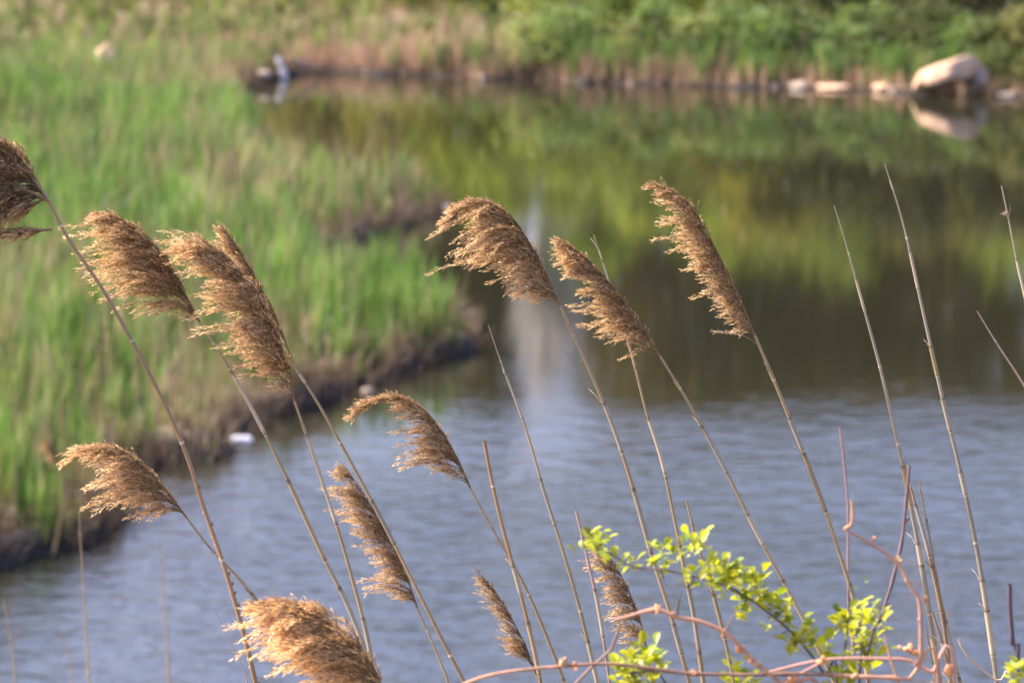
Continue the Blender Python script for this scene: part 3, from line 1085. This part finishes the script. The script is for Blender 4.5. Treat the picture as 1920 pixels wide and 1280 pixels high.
plume(r_, [(840, 430), (868, 390), (910, 380), (955, 402), (995, 460), (1025, 520), (1050, 573)], 7.45,
      [(0, 50), (.08, 100), (.2, 135), (.38, 140), (.55, 112), (.75, 84), (1, 40)], nb=210, seed=9, droop=.50, gap=.13)
r_ = reed('plumed reed with slender straight brown head just right of the thickest one',
          [(1238, 668), (1300, 770), (1360, 880), (1420, 1000), (1480, 1110), (1530, 1205), (1575, 1300)], 7.55, 5, 9, seed=10, nodes=180, name='plumed_reed', group=G1)
plume(r_, [(1033, 442), (1075, 465), (1118, 502), (1158, 550), (1198, 605), (1238, 668)], 7.55,
      [(0, 60), (.1, 118), (.2, 70), (.35, 88), (.6, 92), (.8, 66), (1, 20)], nb=165, seed=10, droop=.08, gap=.18, tint=1.0)
r_ = reed('plumed reed farthest right, its sickle-shaped head fringed with separate wisps',
          [(1415, 628), (1450, 710), (1495, 820), (1540, 935), (1575, 1040), (1605, 1140), (1632, 1295)], 7.5, 6, 10, seed=11, nodes=140, name='plumed_reed', group=G1)
plume(r_, [(1203, 347), (1245, 352), (1288, 378), (1325, 435), (1358, 500), (1390, 568), (1415, 628)], 7.5,
      [(0, 20), (.08, 40), (.2, 62), (.3, 100), (.42, 75), (.52, 105), (.68, 70), (.85, 52), (1, 25)], nb=155, seed=11, droop=.02, gap=.17)
wsp = MB()
pw, _ = smooth_path([np.array(at(x, y, 7.5)) for x, y in ((1420, 645), (1400, 632), (1372, 625), (1338, 622))], 14)
wsp.tube(pw, np.linspace(.0009, .0003, 14), TAN, 4)
for i in range(26):
    c = pw[min(13, 5 + i // 3)]
    d = nrm(pw[-1] - pw[0]) + rng.normal(0, .3, 3)
    wsp.tube(np.stack([c, c + d * .004, c + d * .008]), [.0003, .0009, .0002], PALE, 4)
wsp.build('stray_branch', M_HEAD, r_)
r_ = reed('plumed reed with small thin reddish head at the bottom centre above the pink twig',
          [(1005, 1262), (1020, 1300)], 7.7, 4, 6, seed=12, nodes=150, name='plumed_reed', group=G1, sheath=False)
plume(r_, [(888, 1066), (925, 1105), (957, 1155), (985, 1210), (1005, 1262)], 7.7,
      [(0, 62), (.1, 60), (.3, 42), (.6, 52), (.85, 30), (1, 10)], nb=70, seed=12, droop=-.2, gap=.2, wind=(-1, 0, .25), tint=.85, dense=.8)
r_ = reed('plumed reed with short brown head behind the yellow-green leaves',
          [(1214, 1225), (1228, 1300)], 7.6, 4, 6, seed=13, nodes=150, name='plumed_reed', group=G1, sheath=False)
plume(r_, [(1092, 992), (1122, 1020), (1155, 1062), (1182, 1115), (1202, 1170), (1214, 1225)], 7.6,
      [(0, 30), (.1, 52), (.35, 46), (.6, 48), (.8, 34), (1, 10)], nb=80, seed=13, droop=.1, gap=.16, tint=.9)
# --- headless stalks
bare = [
    ('thin headless reed stalk whose hair-fine tip stands over water left of the thickest head', [(915, 608), (940, 680), (985, 800), (1020, 920), (1058, 1040), (1092, 1160), (1125, 1300)], 7.5, 1.6, 9, 0),
    ('snapped reed stalk with blunt brown end, crossing the stem of the hook-shaped reed', [(908, 827), (922, 900), (943, 990), (973, 1100), (1000, 1210), (1018, 1300)], 7.35, 8, 8, 1),
    ('headless reed stalk passing behind the slender brown head, its tip just above it', [(1113, 440), (1135, 505), (1160, 585), (1185, 665), (1210, 765), (1240, 860), (1262, 960), (1282, 1060), (1302, 1160), (1322, 1300)], 7.75, 2.2, 9, 0),
    ('short snapped reed stalk rising beside the left end of the leafy branch', [(1080, 957), (1100, 1040), (1124, 1150), (1146, 1300)], 7.3, 6, 7, 3),
    ('short snapped reed stalk rising through the middle of the leafy branch', [(1287, 938), (1308, 1020), (1338, 1115), (1362, 1210), (1380, 1300)], 7.5, 4, 9, 0),
    ('tall headless stalk with weathered grey-tan sheaths, leftmost of the tall group at the right', [(1564, 385), (1590, 470), (1620, 578), (1648, 680), (1668, 765), (1692, 870), (1712, 970), (1735, 1100), (1765, 1300)], 7.45, 2, 12, 2),
    ('tallest headless reed stalk, reaching highest at the right of the picture', [(1659, 307), (1695, 425), (1732, 590), (1768, 750), (1800, 880), (1828, 1010), (1850, 1140), (1872, 1300)], 7.4, 2.5, 12, 2),
    ('headless reed stalk at the right edge with a tiny tuft below its tip', [(1878, 348), (1893, 420), (1908, 495), (1925, 570), (1960, 740), (2000, 950), (2040, 1300)], 7.5, 3, 9, 2),
    ('thin reddish headless stalk leaning in from the right edge at mid height', [(1832, 583), (1868, 642), (1920, 722), (1980, 830), (2050, 980), (2120, 1300)], 7.5, 2.5, 8, 3),
    ('slim short headless stalk between the two tallest stalks at lower right', [(1723, 903), (1742, 1000), (1762, 1110), (1783, 1200), (1805, 1300)], 7.5, 3, 6, 0),
    ('headless stalk hugging the right side of the grey-tan sheathed one', [(1694, 862), (1715, 940), (1742, 1040), (1766, 1150), (1788, 1300)], 7.5, 4, 9, 1),
    ('stubby broken stalk at the foot of the tall group at lower right', [(1748, 1146), (1762, 1190), (1776, 1240), (1790, 1300)], 7.3, 5, 8, 1),
    ('short split stalk left at the foot of the tall group at lower right', [(1737, 1180), (1748, 1240), (1757, 1300)], 7.35, 3, 5, 2),
]
for i, (lab, path, Y, w0, w1, tn) in enumerate(bare):
    q = reed(lab, path, Y, w0, w1, tone=tn, seed=30 + i, nodes=(150 if tn != 2 else 125), group='headless reed stalks in the foreground')
    if 'tiny tuft' in lab:
        tf = MB()
        c0 = np.array(at(1893, 405, Y))
        for k in range(26):
            d = nrm(np.array([-.75, 0, .55]) + rng.normal(0, .35, 3)); l_ = rng.uniform(.008, .022)
            tf.tube(np.stack([c0, c0 + d * l_ * .6, c0 + d * l_ + [-.001, 0, 0]]), [.0005, .0004, .0002], PALE * .8, 3)
        tf.build('tuft', M_HEAD, q)
far_stalks = [
    ('blurred thin pale stalk standing over the water at lower left', [(148, 960), (155, 1080), (168, 1300)], 12.0, 1.5, 5),
    ('blurred thin pale stalk over the water left of the scarred stem', [(300, 1000), (308, 1130), (318, 1300)], 14.0, 1.5, 5),
    ('blurred thin pale stalk in the lower left corner', [(5, 1120), (20, 1200), (30, 1300)], 13.0, 1.5, 4),
    ('blurred faint stalk rising from the bottom between the two lower left ones', [(118, 1190), (130, 1240), (136, 1300)], 12.5, 1.2, 3),
]
for i, (lab, path, Y, w0, w1) in enumerate(far_stalks):
    reed(lab, path, Y, w0, w1, seed=60 + i, sheath=False, group='blurred stalks down the embankment')
# fine dark twig near the scarred stem
reed('hair-thin dark stalk slanting beside the scarred stem at the bottom left', [(402, 1142), (430, 1200), (455, 1250), (470, 1300)], 7.3, 1.2, 2.5, tone=3, seed=70,
     sheath=False, group=None)
# blurred reed head in the left marsh
pz = on_z(100, 1030, .3)
rr_ = empty('plumed_reed', (pz.x, pz.y, .25), 'far blurred pinkish reed head among green shoots at the lower left', 'reed')
mb = MB()
p1 = np.array(at(118, 875, pz.y)); p0 = np.array((pz.x, pz.y, .25))
pp_, _ = smooth_path([p1, p1 * .5 + p0 * .5 + [.03, 0, 0], p0], 14)
mb.tube(pp_, .006, TAN, 6)
mb.build('stem', M_STEM, rr_)
plume(rr_, [(84, 822), (98, 838), (110, 855), (118, 875)], pz.y, [(0, 10), (.4, 26), (1, 8)], nb=26, seed=80, size=2.2, dense=.5)
pa, pb = np.array(on_z(566, 655, .3)), np.array(at(690, 548, 47.0))
mb = MB()
pp_, _ = smooth_path([pa, (pa + pb) / 2 + [0, 0, .04], pb], 14)
mb.tube(pp_, np.linspace(.028, .012, 14), PALE * .8, 6)
lo = mb.build('leaning_dead_stalk', M_STEM)
tag(lo, 'pale dead stalk leaning to the right over the green grassy point', 'reed')


# ------------------------------------------------------------------ shrubs at the bottom right
def twig(mb, path, Y, w0, w1, col, knots=0, seed=0, extend=None, col2=None):
    r = np.random.default_rng(seed)
    W = [np.array(at(*(p[:2]), (p[2] if len(p) > 2 else Y))) for p in path]
    if extend is not None:
        W.append(np.array(extend))
    n = max(24, len(W) * 10)
    P, L = smooth_path(W, n)
    P = P + np.cumsum(r.normal(0, .0002, (n, 3)), axis=0) * np.array([1, .6, 1])
    mpp = Y / F
    rad = np.linspace(w0, w1, n) / 2 * mpp * .95
    cc = np.tile(np.asarray(col, float), (n, 1))
    if col2 is not None:
        f = np.clip(.5 + .9 * np.sin(np.linspace(0, 13, n) + seed) + r.normal(0, .25, n), 0, 1)[:, None]
        cc = cc * (1 - f) + np.asarray(col2, float) * f
    for k in range(knots):
        i = r.integers(2, n - 2)
        rad[i] *= 1.5
    mb.tube(P, rad, cc, 8)
    return P


def leaf_cluster(root, px, py, Y, n, size, seed, spread=1.0, dark=0.):
    """small obovate leaves in a rosette"""
    r = np.random.default_rng(seed)
    c = np.array(at(px, py, Y))
    mb = MB()
    for k in range(n):
        a = r.uniform(0, 2 * np.pi)
        d = nrm(np.array([math.cos(a) * .9, math.sin(a) * .9, r.uniform(.15, 1.5)]))
        o = c + r.normal(0, .0095 * spread, 3)
        L = size * r.uniform(.55, 1.15)
        u = nrm(np.cross(d, np.array([0, 0, 1.]) + r.normal(0, .35, 3)))
        nn_ = nrm(np.cross(u, d))
        prof = [(0, .03), (.25, .14), (.55, .27), (.8, .27), (.95, .13)]
        V, C = [], []
        col = mixcol((.13, .22, .03), (.62, .62, .05), np.array([r.random() ** .7]))[0] * (1 - dark)
        for (t, wv) in prof:
            cen = o + d * L * t - nn_ * (t ** 2) * L * .22
            V += [cen - u * L * wv + nn_ * L * wv * .35, cen, cen + u * L * wv + nn_ * L * wv * .35]
            C += [col, col * .85, col]
        V.append(o + d * L - nn_ * L * .24); C.append(col)
        m = len(prof)
        q = []
        for i in range(m - 1):
            for j in range(2):
                q.append([i * 3 + j, i * 3 + j + 1, i * 3 + 3 + j + 1, i * 3 + 3 + j])
        b_ = mb.n
        mb.add(V, q, C)
        mb.f.append(np.array([[3 * m - 3, 3 * m - 2, 3 * m], [3 * m - 2, 3 * m - 1, 3 * m]]) + b_)
    return mb.build('leaf_cluster', M_YLEAF, root)


def bud(root, px, py, Y, s, col, seed):
    r = np.random.default_rng(seed)
    c = np.array(at(px, py, Y))
    mb = MB()
    for k in range(3):
        d = nrm(r.normal(0, .5, 3) + [0, 0, .8])
        mb.tube(np.stack([c, c + d * s * .35, c + d * s * .75, c + d * s]), [s * .22, s * .34, s * .22, s * .05], np.array(col) * r.uniform(.8, 1.2), 7)
    return mb.build('bud', M_TWIG, root)


DK = (.055, .04, .04); PINK = (.45, .245, .145); PURP = (.18, .105, .075); ORG = (.55, .24, .10)
# leafy shrub
YS = 5.75
gx = at(1570, 1400, YS).x
gz = float(height(np.array([gx]), np.array([YS]))[0])
sh = empty('leafy_shrub', (gx, YS, gz), 'thorny shrub with bright yellow-green new leaves arching over the bottom right', 'shrub')
mb = MB()
twig(mb, [(1092, 1018), (1145, 1038), (1185, 1062), (1240, 1068), (1300, 1080), (1345, 1092), (1400, 1118), (1455, 1158), (1500, 1200), (1545, 1262), (1570, 1330)], YS, 3, 10, DK,
     6, 1, (gx, YS, gz - .05), col2=(.16, .12, .10))
mb.build('branch', M_TWIG, sh)
mb = MB()
twig(mb, [(1668, 1128), (1640, 1180), (1625, 1240), (1612, 1300)], YS, 4, 8, DK, 3, 2, (gx + .02, YS + .02, gz - .05))
twig(mb, [(1592, 1100), (1590, 1150), (1585, 1200), (1578, 1260), (1575, 1320)], YS, 3, 6, DK, 2, 4)
mb.build('branch', M_TWIG, sh)
mb = MB()
twig(mb, [(1150, 1262), (1180, 1262), (1230, 1258), (1260, 1300), (1330, 1400)], YS, 4, 6, DK, 2, 3, (gx - .05, YS, gz - .03))
mb.build('branch', M_TWIG, sh)
for k, (x0, y0, dx, dy) in enumerate([(1345, 1092, 20, -40), (1455, 1158, 30, -30), (1400, 1118, -12, 34), (1300, 1080, -8, 30), (1500, 1200, 36, -8), (1240, 1068, 6, 28),
                                      (1270, 1155, 6, -50), (1625, 1240, 30, -12), (1480, 1180, -26, 16), (1380, 1105, 20, 26)]):
    mb = MB()
    twig(mb, [(x0, y0), (x0 + dx * .5, y0 + dy * .5), (x0 + dx, y0 + dy)], YS, 3.5, .6, DK, 0, 10 + k)
    mb.build('thorn', M_TWIG, sh)
clus = [(1108, 1022, 11, 1), (1130, 1018, 8, 1), (1150, 1045, 8, .9), (1180, 1058, 7, .8), (1232, 1035, 9, .8), (1236, 1062, 8, .9), (1268, 1045, 7, .8), (1295, 1022, 9, .9),
        (1318, 1035, 8, .9), (1305, 1082, 7, .9), (1345, 1068, 11, 1), (1372, 1072, 11, 1), (1398, 1082, 10, 1), (1348, 1102, 9, 1), (1385, 1118, 9, 1), (1425, 1108, 11, 1), (1440, 1130, 9, 1),
        (1405, 1142, 8, 1), (1462, 1142, 7, 1), (1478, 1128, 5, 1), (1500, 1190, 9, 1), (1490, 1215, 9, 1), (1540, 1225, 9, 1), (1525, 1205, 7, 1), (1585, 1168, 12, 1), (1610, 1155, 10, 1), (1640, 1162, 9, 1),
        (1655, 1180, 6, 1), (1632, 1205, 11, 1), (1628, 1232, 9, 1), (1600, 1222, 8, 1), (1612, 1262, 9, 1), (1165, 1255, 13, 1.1), (1190, 1240, 12, 1.1), (1215, 1262, 13, 1.1), (1235, 1238, 9, 1),
        (1180, 1280, 12, 1.1), (1380, 1268, 8, 1), (1400, 1280, 8, 1), (1598, 1092, 3, .5), (1575, 1240, 8, 1), (1905, 1262, 11, 1), (1920, 1250, 9, 1), (1455, 1170, 8, .9), (1600, 1185, 8, 1),
        (1366, 1092, 9, 1), (1415, 1128, 9, 1), (1210, 1245, 10, 1), (1570, 1270, 9, 1)]
for k, (x, y, n, s) in enumerate(clus):
    leaf_cluster(sh, x, y, YS + rng.normal(0, .02), int(n * 1.5), .0245 * s, 200 + k, dark=.0 if k % 3 else .35)

# pinkish budding bramble
YV = 5.6
gx2 = at(1740, 1400, YV).x
gz2 = float(height(np.array([gx2]), np.array([YV]))[0])
vn = empty('budding_bramble', (gx2, YV, gz2), 'leafless pinkish bramble with orange buds trailing along the bottom right', 'shrub')
mb = MB()
twig(mb, [(868, 1282), (905, 1268), (960, 1258), (1060, 1248), (1150, 1244), (1250, 1256), (1300, 1262), (1400, 1264), (1500, 1262), (1600, 1266), (1700, 1272), (1760, 1300)], YV, 7, 9, PURP, 9, 21,
     (gx2, YV, gz2 - .05), col2=PINK)
mb.build('cane', M_TWIG, vn)
mb = MB()
twig(mb, [(1152, 1162), (1180, 1154), (1232, 1142), (1268, 1156), (1310, 1164), (1360, 1186), (1395, 1222), (1425, 1250), (1470, 1290), (1560, 1380)], YV, 8, 13, PINK, 8, 22,
     (gx2 - .05, YV, gz2 - .05), col2=(.28, .15, .11))
mb.build('cane', M_TWIG, vn)
mb = MB()
twig(mb, [(1597, 938), (1599, 972), (1594, 985), (1585, 991), (1612, 1005), (1640, 1020), (1665, 1040), (1688, 1062), (1705, 1095), (1722, 1125), (1724, 1170), (1724, 1228), (1715, 1245)], YV, 5, 9, PINK, 5, 23, col2=(.36, .20, .15))
mb.build('cane', M_TWIG, vn)
mb = MB()
twig(mb, [(1430, 1262), (1500, 1245), (1560, 1235), (1640, 1234), (1700, 1236), (1722, 1245), (1745, 1262), (1790, 1300)], YV + .02, 6, 10, (.46, .25, .19), 5, 24, (gx2 + .03, YV, gz2 - .05))
mb.build('cane', M_TWIG, vn)
for k, (pts, dy_, w0, w1, c_) in enumerate([
        ([(1162, 1170), (1152, 1200), (1142, 1222), (1110, 1250), (1070, 1290)], .03, 5, 6, PURP),
        ([(1360, 1186), (1370, 1160), (1382, 1145)], 0, 4, 2, PURP),
        ([(1266, 1156), (1270, 1130), (1268, 1112)], 0, 3, 1.5, PURP),
        ([(1658, 1190), (1668, 1225), (1680, 1262), (1690, 1300)], 0, 4, 6, PINK),
        ([(1452, 1285), (1500, 1262), (1545, 1240)], 0, 4, 4, (.5, .26, .18))]):
    mb = MB()
    twig(mb, pts, YV + dy_, w0, w1, c_, 2, 25 + k)
    mb.build('side_twig', M_TWIG, vn)
for k, (x, y, s) in enumerate([(1056, 1248, .020), (1078, 1250, .014), (1232, 1142, .011), (1268, 1154, .013), (1388, 1222, .015), (1405, 1240, .012), (1420, 1250, .014), (1545, 1242, .014),
                               (1708, 1224, .018), (1695, 1218, .014), (1778, 1265, .020), (1735, 1128, .011), (1684, 1052, .011), (1640, 1012, .008), (1358, 1188, .010), (1600, 1270, .012),
                               (1488, 1277, .014), (1300, 1265, .011)]):
    bud(vn, x, y, YV, s * .85, ORG if k % 3 else (.45, .28, .16), 300 + k)


# dark soft twigs of a sapling, a bit farther and nearer
def sapling(label, path, Y, w0, w1, col, seed, bits=0):
    p = at(*path[-1], Y)
    gx_ = p.x; gz_ = float(height(np.array([gx_]), np.array([Y]))[0])
    o = empty('bare_sapling', (gx_, Y, gz_), label, 'sapling', 'blurred bare twigs at the lower right')
    m_ = MB()
    P = twig(m_, path, Y, w0, w1, col, 6, seed, (gx_, Y, gz_ - .05))
    m_.build('stem', M_TWIG, o)
    r = np.random.default_rng(seed)
    for k in range(bits):
        c = P[r.integers(3, len(P) // 2)]
        b_ = MB()
        d = nrm(np.array([r.choice([-1, 1]) * .8, 0, .8]))
        b_.tube(np.stack([c, c + d * .006, c + d * .013]), [.002, .003, .0008], ORG if k % 2 else (.30, .26, .08), 6)
        b_.build('bud', M_TWIG, o)
    return o


sapling('blurred reddish twig rising behind the last plumed reed stem', [(1575, 800), (1584, 880), (1590, 960), (1590, 1060), (1594, 1160), (1600, 1300)], 9.4, 4, 8, (.26, .16, .16), 41)
sapling('dark blurred twig slanting behind the grey-tan sheathed stalk', [(1705, 872), (1698, 950), (1690, 1020), (1670, 1100), (1652, 1160), (1625, 1300)], 6.1, 6, 8, (.13, .09, .10), 42, 4)
sapling('dark blurred twig at the right edge beyond the tallest stalk', [(1893, 1095), (1894, 1150), (1900, 1210), (1908, 1300)], 9.2, 10, 10, (.08, .06, .08), 43, 2)
sapling('pale curved twig at the bottom right corner under the tallest stalk', [(1797, 1196), (1808, 1222), (1835, 1250), (1870, 1280), (1900, 1330)], 6.9, 5, 6, (.42, .33, .27), 44)
print('objects', len(bpy.data.objects), 'verts', sum(len(m.vertices) for m in bpy.data.meshes))
